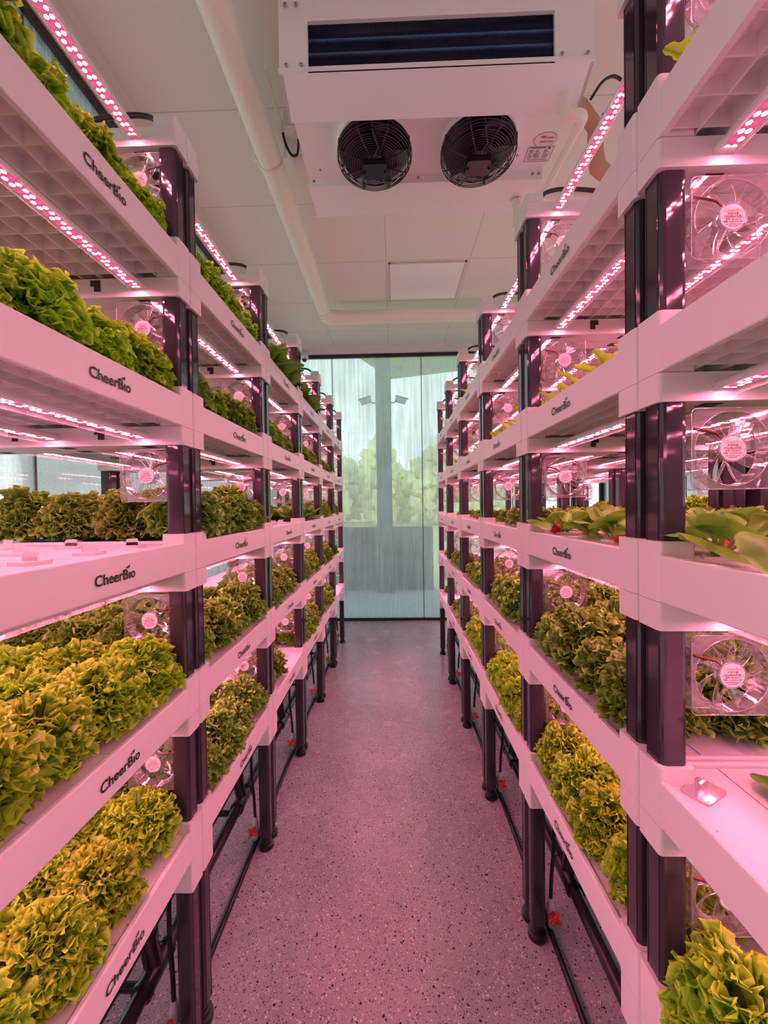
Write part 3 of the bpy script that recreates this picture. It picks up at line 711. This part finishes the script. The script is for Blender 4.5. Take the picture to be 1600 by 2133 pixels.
sow('left', 5, 2, 'D', (0,), (0, 1), .85); sow('left', 5, 3, 'D', (0, 1), (0, 1, 2)); sow('left', 5, 4, 'D', (0,), (0,)); plugs('left', 5, 4, (0,), (1, 2, 3)); plugs('left', 5, 5, (0,))
# right row
one('right', 0, 1, 'S', .05, .515, .52); one('right', 0, 3, 'R', .088, .535, .95); sow('right', 0, 3, 'R', (0,), (2,), .95); sow('right', 0, 3, 'R', (1, 2), (2, 3), 1.05); one('right', 0, 4, 'K', .185, .475, .62); one('right', 0, 5, 'B', .080, .475, 1.12); sow('right', 0, 5, 'B', (1, 2), (3,), 1.02); sow('right', 0, 5, 'D', (1, 2), (2,))
sow('right', 1, 2, 'S', (0,), (0,), .75); sow('right', 1, 2, 'S', (0,), (1, 2, 3), .85); sow('right', 1, 3, 'R', (0, 1)); sow('right', 1, 3, 'F', (2, 3)); sow('right', 1, 4, 'D', A4, scale=1.08); sow('right', 1, 5, 'B', (0, 1, 2))
sow('right', 2, 2, 'S', (0,), scale=.85); sow('right', 2, 3, 'F', (0, 1, 2)); sow('right', 2, 4, 'D', (0, 1, 2)); sow('right', 2, 5, 'B', (0, 1))
sow('right', 3, 1, 'S', (0,), (1, 3), .8); sow('right', 3, 2, 'S', (0,), scale=.8); sow('right', 3, 3, 'F', (0, 1), scale=.8); sow('right', 3, 4, 'D', (0, 1), scale=.9); sow('right', 3, 5, 'B', (0, 1), scale=.9)
sow('right', 4, 1, 'S', (0,), (2,), .8); sow('right', 4, 2, 'S', (0,), scale=.8); sow('right', 4, 3, 'F', (0, 1), scale=.7); sow('right', 4, 4, 'D', (0,), scale=.85); sow('right', 4, 5, 'D', (0,), scale=.8)
sow('right', 5, 1, 'S', (0,), (0,), .8); sow('right', 5, 2, 'S', (0,), (1,)); sow('right', 5, 4, 'F', (0,), (0, 2, 3)); sow('right', 5, 5, 'F', (0,), (3,))
for i in (1, 2, 3): sow('rear right', i, 3, 'B', (3,), scale=.8); sow('rear right', i, 4, 'B', (3,))
for k in PROTO:
    for p in PROTO[k]: drop(p)
q = MB(); q.rprism(-.03, .03, -.02, .02, 0, .004, .006); q.rprism(-.012, .012, -.0018, .0018, .004, .018, .002, 'y', 3)
tag(part('clear_plug', q, M['clear'], loc=(.482, .61, CZ[4] - .028), rot=(0, 0, .5)), 'clear tabbed plug on fourth shelf beside near right post', 'plug')

# ------------------------------------------------------------------ pipes under the racks, valves, cables
def pipe_run(side, x0, sg, ylist, y0, y1):
    t = thing('drain_pipe', 'thick black drain pipe with tees under the %s row of racks' % side, 'pipe', (x0 + sg * .14, y0, .175), group='drain pipes')
    m = MB(); m.tube([(0, 0, 0), (0, y1 - y0, .012)], .020, 14); part('pipe', m, M['pipe_black'], t)
    for yy in ylist:
        if yy < y0 + .1: continue
        z = .012 * (yy - y0) / (y1 - y0)
        m = MB(); m.tube([(0, -.05, z), (0, .05, z)], .0255, 14); m.tube([(0, -.056, z), (0, -.046, z)], .028, 14); m.tube([(0, .046, z), (0, .056, z)], .028, 14)
        m.tube([(0, 0, z), (sg * .02, .0, .10), (sg * .02, .0, LZ[5] + .05 - .175)], .0225, 14); m.tube([(sg * .018, 0, .075), (sg * .02, .0, .10)], .027, 14)
        part('tee', m, M['pipe_black'], t, loc=(0, yy - y0, 0))
    t = thing('supply_pipe', 'thin black supply pipe on the floor under the %s row' % side, 'pipe', (x0 + sg * .075, y0, .014), group='supply pipes')
    m = MB(); m.tube([(0, 0, 0), (0, y1 - y0, 0)], .011, 10); part('pipe', m, M['pipe_black'], t)
    t = thing('cross_pipe', 'black pipe lying behind the drain pipe under the %s row' % side, 'pipe', (x0 + sg * .26, y0, .10), group='second pipes')
    m = MB(); m.tube([(0, 0, 0), (0, y1 - y0, 0)], .014, 10)
    for yy in ylist:
        if yy > y0 + .1: m.tube([(0, yy - y0 + .02, 0), (-sg * .1, yy - y0 + .02, .0)], .012, 8)
    part('pipe', m, M['pipe_black'], t)
    for n_, yy in enumerate(ylist):
        t = thing('valve', 'white valve with red handle beside far post of %s %s rack' % (ORD[n_], side), 'valve', (x0 + sg * .078, yy - .020, 0), group='valves under the racks')
        m = MB(); m.lathe([(0, .02), (.009, .02), (.009, .058), (.012, .062), (.012, .098), (.009, .102), (.009, .118), (0, .118)], n=14); part('body', m, M['white_valve'], t)
        m = MB(); m.lathe([(0, 0), (.009, 0), (.009, .022), (0, .022)], axis='y', n=10)
        for a in (0.5, 2.1, 3.7, 5.2): m.tube([(0, .016, 0), (.022 * math.cos(a), .016, .022 * math.sin(a))], [.008, .0055], 8)
        part('handle', m, M['red'], t, 'red handle', loc=(0, -.034 if False else -.017, .082), rot=(0, 0, PI))
        m = MB(); m.tube([(0, 0, .02), (0, 0, .012), (-sg * .005, 0, .012)], .010, 8); m.tube(smooth([(0, 0, .12), (sg * .006, .006, .20), (sg * .02, .02, .30), (sg * .015, .02, LZ[5] + .03)], 4), .0062, 8); part('hose', m, M['black'], t, 'thin black hose')
pipe_run('left', -XL, -1, [YL + i * LEN for i in range(6)], .35, YL + 5 * LEN - .1)
pipe_run('right', XR, 1, [YR + i * LEN for i in range(6)], .2, YR + 5 * LEN - .1)
for side, i, x, y, sg in ROWS:
    if side == 'rear right': continue
    t = thing('power_cable', 'black cable arching over the top bar of %s %s rack' % (ORD[i], side), 'cable', (x, y + LEN - .029, CZ[0] - .072), group='black cables on the racks')
    m = MB(); m.tube(smooth([(sg * .056, 0, .004), (sg * .075, 0, .022), (sg * .11, .002, .032), (sg * .16, .004, .034), (sg * .22, .004, .028), (sg * .30, .002, .012), (sg * .34, 0, -.002)]), .0062, 8); part('cable', m, M['black'], t)

# ------------------------------------------------------------------ ceiling cooler
ac = thing('ceiling_cooler', 'white double-sided air cooler with two black fans hanging from ceiling', 'air cooler', (.174, 1.415, 3.0))
hw = .566
m = MB()
zt = .262
# front face round the coil opening, side cheeks, top, rear
gx0, gx1, gz0, gz1 = -.461, .426, .010, .178
m.box(-hw, gx0, 0, .012, -.0, zt); m.box(gx1, hw, 0, .012, 0, zt); m.box(gx0, gx1, 0, .012, gz1, zt); m.box(gx0, gx1, 0, .012, -.002, gz0)
m.box(-hw - .004, hw + .004, -.004, .014, -.030 + .028, .012)
m.box(-hw, -hw + .012, .012, .70, .03, zt); m.box(hw - .012, hw, .012, .70, .03, zt); m.box(-hw, hw, .012, .70, zt - .01, zt)
m.add([(-hw, .0, 0), (hw, .0, 0), (hw, .125, -.060), (-hw, .125, -.060), (-hw, 0, .012), (hw, 0, .012), (hw, .125, -.045), (-hw, .125, -.045)], [(0, 3, 2, 1), (4, 5, 6, 7), (0, 1, 5, 4), (2, 3, 7, 6), (1, 2, 6, 5), (0, 4, 7, 3)])
for sx in (-hw, hw - .012): m.add([(sx, 0, 0), (sx, .125, -.06), (sx, .125, .05), (sx, 0, .05), (sx + .012, 0, 0), (sx + .012, .125, -.06), (sx + .012, .125, .05), (sx + .012, 0, .05)], [(0, 1, 2, 3), (7, 6, 5, 4), (0, 4, 5, 1)])
m.box(-hw, hw, .113, .125, -.050, .03)
m.box(-hw, hw, .115, .50, .028, .040)
m.box(-hw, hw, .485, .497, -.012, .030)
m.add([(-hw, .488, -.0125), (hw, .488, -.0125), (hw, .70, .0), (-hw, .70, .0), (-hw, .488, .0), (hw, .488, .0), (hw, .70, .015), (-hw, .70, .015)], [(0, 3, 2, 1), (4, 5, 6, 7), (0, 1, 5, 4), (2, 3, 7, 6), (1, 2, 6, 5), (0, 4, 7, 3)])
m.box(-hw, hw, .69, .70, 0, zt)
part('casing', m, M['ac_metal'], ac)
m = MB()
for k in range(190):
    x = gx0 + (gx1 - gx0) * (k + .5) / 190; m.box(x - .0006, x + .0006, .020, .06, gz0 - .008, gz1 + .004)
m.box(gx0 - .01, gx1 + .01, .060, .066, gz0 - .01, gz1 + .02)
for z in (.035, .085, .135): m.tube([(gx0 - .01, .026, z), (gx1 + .01, .026, z)], .006, 8, 1)
part('coil', m, [M['coil'], M['coil_tube']], ac, 'dark finned coil')
m = MB()
for x, z in ((-.54, .02), (-.485, .02), (.45, .02), (.54, .02), (.54, .235), (-.54, .235), (-.50, .235)): m.lathe([(0, -.004), (.006, -.003), (.007, 0)], x, -.004, z, 10, 'y')
for x in (-.54, .52, .55, -.03): m.lathe([(0, -.004), (.006, -.003), (.007, 0)], x, .485, .012, 10, 'y')
for x, y in ((-.50, .44), (.42, .40), (.50, .40)): m.lathe([(.006, 0), (.005, -.003), (0, -.004)], x, y, .028, 10, 'z')
part('screw', m, M['screw'], ac)
def cooler_fan(cx, cyy):
    f = MB(); R = .163; f.disc(.157, cx, cyy, .0272, 36, 'z', 0, True)  # black disc on the plate stands in for the shaded fan opening
    g0, g1 = -.058, .028
    for k in range(14):
        r = .030 + k * (R - .034) / 13; zz = -.058 if k < 12 else -.05
        f.tube([(cx + r * math.cos(2 * PI * j / 40), cyy + r * math.sin(2 * PI * j / 40), zz - .006 * math.cos(r / R * PI / 2)) for j in range(41)], .0019, 5, cap=False)
    for z in (-.040, -.020, 0.0, .018): f.tube([(cx + R * math.cos(2 * PI * j / 40), cyy + R * math.sin(2 * PI * j / 40), z) for j in range(41)], .0022, 5, cap=False)
    for j in range(8):
        a = 2 * PI * j / 8 + .39; ca, sa = math.cos(a), math.sin(a)
        f.tube([(cx + .03 * ca, cyy + .03 * sa, -.066), (cx + .6 * R * ca, cyy + .6 * R * sa, -.064), (cx + R * .97 * ca, cyy + R * .97 * sa, -.052), (cx + R * ca, cyy + R * sa, -.035), (cx + R * ca, cyy + R * sa, .028)], .0032, 6)
    g = part('fan_guard', f, M['black'], ac, 'black wire fan guard')
    q = MB(); q.lathe([(0, .028), (.050, .028), (.052, -.05), (.046, -.068), (0, -.068)], cx, cyy, 0, 24); q.rprism(cx - .052, cx + .052, cyy - .036, cyy + .044, -.094, -.064, .012)
    for sx in (-.046, .046): q.lathe([(.006, -.098), (.007, -.094)], cx + sx, cyy, 0, 8)
    q.tube([(cx + .0, cyy - .05, -.075), (cx + .02, cyy - .09, -.07), (cx + .0, cyy - .14, -.06), (cx - .01, cyy - .17, .02)], .004, 6)
    part('motor', q, M['black'], g)
    q = MB()
    for k in range(5):
        a0 = 2 * PI * k / 5; vs = []
        for i in range(6):
            r = .05 + (.15 - .05) * i / 5
            for j in range(4):
                v = j / 3; a = a0 + .25 * i / 5 + (v - .5) * .95; vs.append((cx + r * math.cos(a), cyy + r * math.sin(a), -.035 + .045 * v))
        q.add(vs, [(i * 4 + j, (i + 1) * 4 + j, (i + 1) * 4 + j + 1, i * 4 + j + 1) for i in range(5) for j in range(3)], 0, True)
    part('blades', q, M['black'], g)
    q = MB(); q.lathe([(.168, .028), (.168, -.004), (.160, -.004), (.160, .028)], cx, cyy, 0, 40); part('ring', q, M['ac_metal'], g)
cooler_fan(-.235, .318); cooler_fan(.222, .318)
m = MB(); n = 40
vs = [(.052 * math.cos(2 * PI * k / n), .036 * math.sin(2 * PI * k / n), 0) for k in range(n)]; m.add(vs, [tuple(reversed(range(n)))], 1); m.add([(x * .94, y * .92, -.0004) for x, y, _ in vs], [tuple(reversed(range(n)))], 0)
for x, y, s1, s2 in ((-.005, .008, .016, .004), (.026, .008, .012, .003), (-.01, -.014, .012, .006), (.02, -.010, .014, .004)): m.box(x - s1, x + s1, y - s2, y + s2, -.0009, -.0007, 1)
part('oval_sticker', m, [M['paper'], mat('faded_red_print', (.55, .16, .18), .6)], ac, 'oval sticker edged in red', loc=(.520, .329, .0275))
m = MB(); m.box(-.058, .058, -.038, .038, -.0008, 0, 0)
for a in (-.0575, .0575): m.box(a - .0008, a + .0008, -.038, .038, -.0012, -.0008, 1)
for a in (-.0372, .0372): m.box(-.058, .058, a - .0008, a + .0008, -.0012, -.0008, 1)
for k in range(11): m.box(-.04 + k * .008, -.0365 + k * .008, .025, .031, -.0012, -.0008, 1)
random.seed(5)
for r in range(6):
    for x0 in (-.048, -.018, .018):
        m.box(x0, x0 + frnd(.012, .026), .016 - r * .0075, .0185 - r * .0075, -.0012, -.0008, 1)
m.box(-.05, .02, -.034, -.030, -.0012, -.0008, 1); m.box(.032, .042, -.035, -.026, -.0012, -.0008, 1)
part('data_label', m, [M['paper'], M['print']], ac, 'printed rectangular data label', loc=(.517, .398, .0275))
for x in (-.49, .47):
    m = MB(); m.tube([(x, .03, zt - .05), (x, .03, CEIL - 3.0)], .005, 8); m.box(x - .018, x + .018, .004, .05, zt, zt + .006); m.lathe([(.011, 0), (.011, .012)], x, .03, zt + .006, 6); part('hanger_rod', m, M['screw'], ac)

# drain of the cooler
t = thing('condensate_pipe', 'cream elbowed drain pipe on right side of ceiling cooler', 'pipe', (0, 0, 0))
def bend(p0, p1, p2, r, n=6):
    p0, p1, p2 = Vector(p0), Vector(p1), Vector(p2); a = p1 + (p0 - p1).normalized() * r; b_ = p1 + (p2 - p1).normalized() * r
    return [tuple(a * (1 - q) ** 2 + p1 * 2 * q * (1 - q) + b_ * q * q) for q in [k / n for k in range(n + 1)]]
P0, P1, P2, P3, P4 = (.672, 1.50, 2.975), (.672, 1.50, 2.890), (.745, 1.50, 2.890), (.745, 1.93, 2.915), (1.6, 1.93, 2.915)
m = MB(); m.tube([P0] + bend(P0, P1, P2, .03) + bend(P1, P2, P3, .03) + [(.745, 1.56, 2.8935)], .021, 14); part('elbow', m, M['pvc'], t)
m = MB(); m.tube([(.745, 1.54, 2.892), P3], .0155, 12); m.tube([(.745, 1.90, 2.913), (.745, 1.935, 2.915)], .021, 12); part('pipe', m, M['pvc'], t)
m = MB(); m.tube([(.745, 1.93, 2.915), (1.6, 1.93, 2.915)], .021, 12); part('branch', m, M['pvc'], t)
t = thing('condensate_stub', 'short cream drain stub at rear right of ceiling cooler', 'pipe')
m = MB(); m.tube([(.66, 2.03, 2.985), (.66, 2.03, 2.90), (.66, 2.05, 2.86)], .02, 12); m.tube([(.66, 2.03, 2.985), (.66, 2.03, 2.965)], .025, 12); part('stub', m, M['pvc'], t)
t = thing('refrigerant_pipe', 'brown insulated pipe curling beside ceiling cooler', 'pipe')
m = MB(); m.tube([(.74, 1.70, 3.16), (.84, 1.72, 3.14), (.915, 1.75, 3.08), (.93, 1.78, 3.00), (.95, 1.80, 2.95), (1.03, 1.84, 2.93), (1.2, 1.86, 2.93), (1.5, 1.87, 2.93)], [.03, .03, .032, .035, .035, .035, .035, .035], 12); part('insulation', m, M['brown'], t)
m = MB(); m.tube(smooth([(.86, 1.68, 3.13), (.90, 1.66, 3.18), (.95, 1.66, 3.20), (1.0, 1.68, 3.18), (.97, 1.70, 3.12), (.93, 1.72, 3.10)]), .006, 8); part('wire', m, M['black'], t)
# junction box and conduit beside the cooler
t = thing('junction_box', 'white junction box with looped black cable left of ceiling cooler', 'junction box', (-.47, 2.0, 3.31))
m = MB(); m.rprism(-.045, .045, -.11, .11, -.035, .04, .006)
for yy in (-.06, 0, .06): m.lathe([(.018, -.035), (.018, -.042), (.012, -.044), (0, -.044)], 0.02, yy, 0, 14)
part('box', m, M['trim'], t)
m = MB(); m.tube([(-.055, -.33, -.005), (-.055, -.07, -.02)], .009, 8); part('conduit', m, M['pvc'], t)
m = MB(); m.tube(smooth([(-.055, -.07, -.02), (-.05, -.04, -.05), (-.03, .0, -.075), (-.0, .0, -.075), (.015, -.03, -.055), (.02, -.05, -.044)]), .0065, 8); part('cable', m, M['black'], t)

# ------------------------------------------------------------------ overhead water pipe
t = thing('overhead_pipe', 'thick cream pipe under the ceiling, left of the cooler, turning right before window', 'pipe')
zp = 3.205; xp = -.607; yc = 3.66
m = MB(); m.tube([(xp, BACK_Y + .03, zp), (xp, yc - .09, zp)], .060, 22); part('pipe', m, M['pvc'], t)
m = MB(); m.tube([(xp, yc - .11, zp)] + bend((xp, yc - .2, zp), (xp, yc, zp), (xp + .2, yc, zp), .09, 8) + [(xp + .13, yc, zp)], .064, 22); part('elbow', m, M['pvc'], t)
m = MB(); m.tube([(xp + .10, yc, zp), (WALL_R - .14, yc, zp)], .060, 22); part('cross_pipe', m, M['pvc'], t)
for yy in (.3, 1.99, 3.50):
    m = MB(); m.tube([(xp + .064 * math.cos(a), yy, zp + .064 * math.sin(a)) for a in [PI * (1.0 + k / 14) for k in range(15)]], .006, 6)
    for sx in (-1, 1): m.tube([(xp + sx * .066, yy, zp), (xp + sx * .078, yy, zp + .01), (xp + sx * .078, yy, CEIL - .001)], .005, 6); m.box(xp + sx * .066 - .004, xp + sx * .086 + .004, yy - .01, yy + .01, zp - .004, zp + .004)
    part('clamp', m, M['pvc'], t, 'pipe clamp')
# ------------------------------------------------------------------ ceiling panel lamp, dome camera
t = thing('ceiling_panel_light', 'unlit square white panel light set in ceiling tile', 'ceiling light', (.300, 3.365, CEIL))
m = MB(); x0, x1, y0, y1 = -.31, .31, -.28, .28
for a in ((x0, x1, y0, y0 + .012), (x0, x1, y1 - .012, y1), (x0, x0 + .012, y0, y1), (x1 - .012, x1, y0, y1)): m.box(*a, -.010, 0)
part('frame', m, M['panel_frame'], t); m = MB(); m.box(x0 + .012, x1 - .012, y0 + .012, y1 - .012, -.007, -.002); part('diffuser', m, M['panel'], t)
t = thing('dome_camera', 'small white dome camera at top left corner of far window', 'camera', (-1.03, 4.58, 3.18))
m = MB(); m.lathe([(0, .05), (.045, .05), (.048, .02), (.045, 0), (.03, -.012), (0, -.012)], n=20); m.tube([(0, 0, .04), (0, .04, .09), (0, .112, .12)], .018, 10); part('body', m, M['camera'], t)
m = MB(); m.lathe([(.03, -.008), (.026, -.026), (.014, -.037), (0, -.04)], 0, -.006, 0, n=16); part('lens', m, M['black'], t, 'dark lens')
